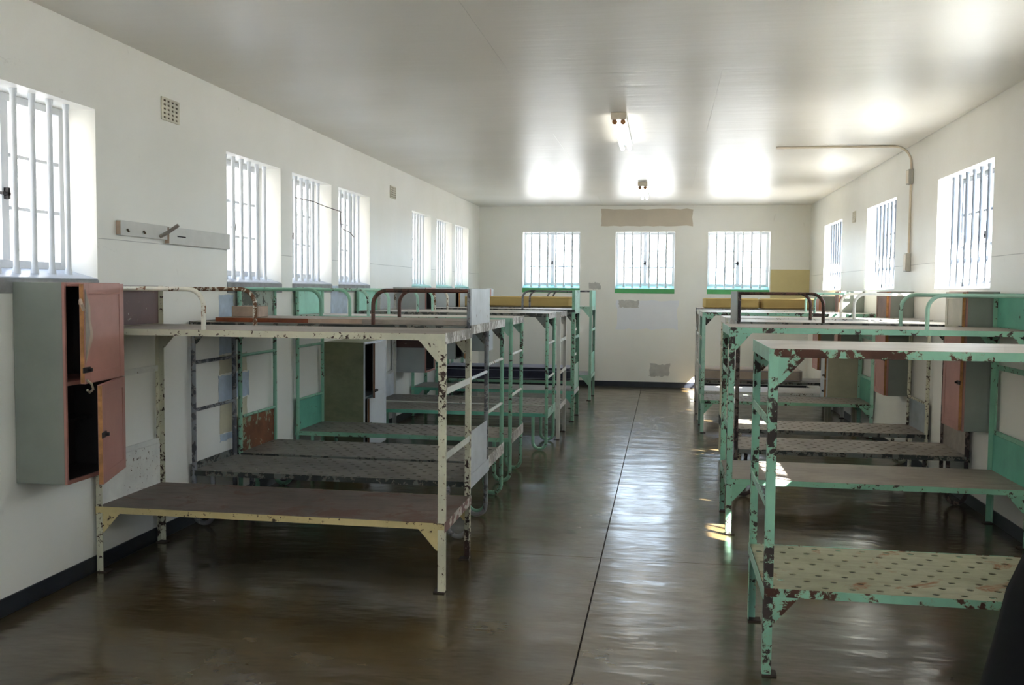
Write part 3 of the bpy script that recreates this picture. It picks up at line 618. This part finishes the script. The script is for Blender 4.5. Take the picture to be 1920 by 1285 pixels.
vent(XR, 12.55, 2.62, .16, .13, -1, 'faded ventilation grille high on the sunny wall')
# hook boards
hb = empty('hook_board', (XL, 5.395, 2.0), 'white hook board with two rusty screw marks and a slanting peg', 'hook board', 'hook boards')
MB().box(0, .032, -.265, .265, -.045, .045).build('plank', M['board'], hb, bevel=.003)
for yy in (-.2, -.02): MB().tube([(.033, yy, -.005), (.045, yy, -.022)], .006, 6).build('hook_stub', M['vent_hole'], hb)
MB().box(.002, .030, -.267, -.2655, -.04, .04).build('end_grain', M['pale_wood'], hb)
MB().tube([(.032, .17, -.03), (.085, .18, .0), (.15, .19, .045)], .012, 8).build('peg', M['deck_tan'], hb, smooth=True)
hb2 = empty('hook_board', (XL, 6.11, 1.985), 'longer white hook board with one nail, ending at the barred window', 'hook board', 'hook boards')
MB().box(0, .034, -.43, .43, -.055, .058).build('plank', M['board'], hb2, bevel=.003)
MB().tube([(.034, -.33, 0), (.06, -.27, -.004)], .004, 6).build('nail', M['iron'], hb2)
MB().box(.002, .032, -.432, -.4305, -.05, .05).build('end_grain', M['pale_wood'], hb2)
# conduit on ceiling and sunny wall
cd = empty('conduit', (XR, 9.75, 2.1), 'thin cream conduit crossing the ceiling and dropping down the sunny wall', 'conduit')
yc_ = 9.75; r = .011
pts = [Vector((1.08, yc_, ZC-r)), Vector((2.20, yc_, ZC-r))] + [Vector((2.20+(.17)*math.sin(a), yc_, ZC-r-.17*(1-math.cos(a)))) for a in [math.pi/2*k/8 for k in range(1, 9)]] + [Vector((XR-r, yc_, 2.05))]
MB().tube([q-Vector((XR, yc_, 2.1)) for q in pts], r, 8).build('pipe', M['conduit'], cd, smooth=True)
for z0, z1, mm in ((2.72, 2.865, 'plastic'), (1.865, 2.045, 'plastic')):
    jb = MB().box(XR-.045-XR, -.0, -.05, .05, z0-2.1, z1-2.1).build('junction_box', M[mm], cd, bevel=.004)
    MB().box(-.049, -.0455, -.04, .04, z0-2.09, z1-2.11).build('cover', M['conduit'], jb)
# fluorescent lamps
for i, (x, y0, lab) in enumerate(((-.395, 7.80, 'twin tube fluorescent lamp, the larger and nearer one on the ceiling'), (-.315, 12.75, 'twin tube fluorescent lamp, the small far one near the end wall'))):
    lamp = empty('ceiling_lamp', (x, y0, ZC), lab, 'lamp', 'fluorescent ceiling lamps')
    MB().box(-.058, .058, 0, 1.50, -.03, 0).build('housing', M['frame_w'], lamp, bevel=.004)
    MB().box(-.062, .062, -.07, 0.0, -.052, 0).build('end_box', M['conduit'], lamp, bevel=.006)
    for s_ in (-1, 1):
        for ya, yb in ((.0, .022), (1.455, 1.477)):
            MB().tube([(s_*.034, ya, -.066), (s_*.034, yb, -.066)], .021, 12).box(s_*.034-.012, s_*.034+.012, ya, yb, -.06, -.03).build('lamp_holder', M['edge_wood'] if ya < 1 else M['frame_w'], lamp)
        MB().tube([(s_*.034, .02, -.068), (s_*.034, 1.46, -.068)], .019, 14).build('tube', M['tube'], lamp, smooth=True)
# wire strung along the bars of two windows
wr_ = empty('window_wire', (XL, 8.2, 2.4), 'thin rusty wire strung between the bars of two windows', 'wire')
def wire(pts): MB().tube([(q[0], q[1]-8.2, q[2]-2.4) for q in pts], .0035, 6).build('strand', M['cable'], wr_)
wire([(-.05, 8.0, 2.46), (.012, 8.25, 2.45), (.014, 8.6, 2.43), (.012, 9.0, 2.42), (-.06, 9.25, 2.43)])
wire([(.010, 9.0, 2.42), (.010, 9.02, 2.30), (-.04, 9.2, 2.26), (-.06, 9.5, 2.24), (-.06, 9.62, 2.20)])

# black soft bag on the floor at the nearest bunk
bagr = empty('bag', (1.58, 3.45, 0), 'black soft bag slumped on the floor before the nearest green bunk', 'bag')
mb = MB(); nseg = 24; rings = []
for z, rx, ry, ox_ in ((0.0, .40, .22, 0), (.03, .43, .25, 0), (.2, .455, .26, 0), (.4, .43, .25, .02), (.6, .39, .22, .03), (.8, .34, .17, .05), (.92, .22, .10, .08), (.95, .04, .03, .1)):
    rings.append([(ox_+rx*math.copysign(abs(math.cos(a))**.8, math.cos(a))*(1+.02*math.sin(5*a+z*9)), ry*math.copysign(abs(math.sin(a))**.8, math.sin(a)), z) for a in [2*math.pi*k/nseg for k in range(nseg)]])
v_ = [q for g_ in rings for q in g_]; f_ = [(i*nseg+k, i*nseg+(k+1) % nseg, (i+1)*nseg+(k+1) % nseg, (i+1)*nseg+k) for i in range(len(rings)-1) for k in range(nseg)]
f_.append(tuple(range(nseg))[::-1]); f_.append(tuple((len(rings)-1)*nseg+k for k in range(nseg))); mb.add(v_, f_)
mb.build('shell', M['bag'], bagr, smooth=True)
MB().tube([(.02, -.2, .62), (-.02, -.27, .80), (.12, -.2, .98), (.26, -.12, .80), (.22, -.2, .6)], .012, 8).build('strap', M['strap'], bagr, smooth=True)
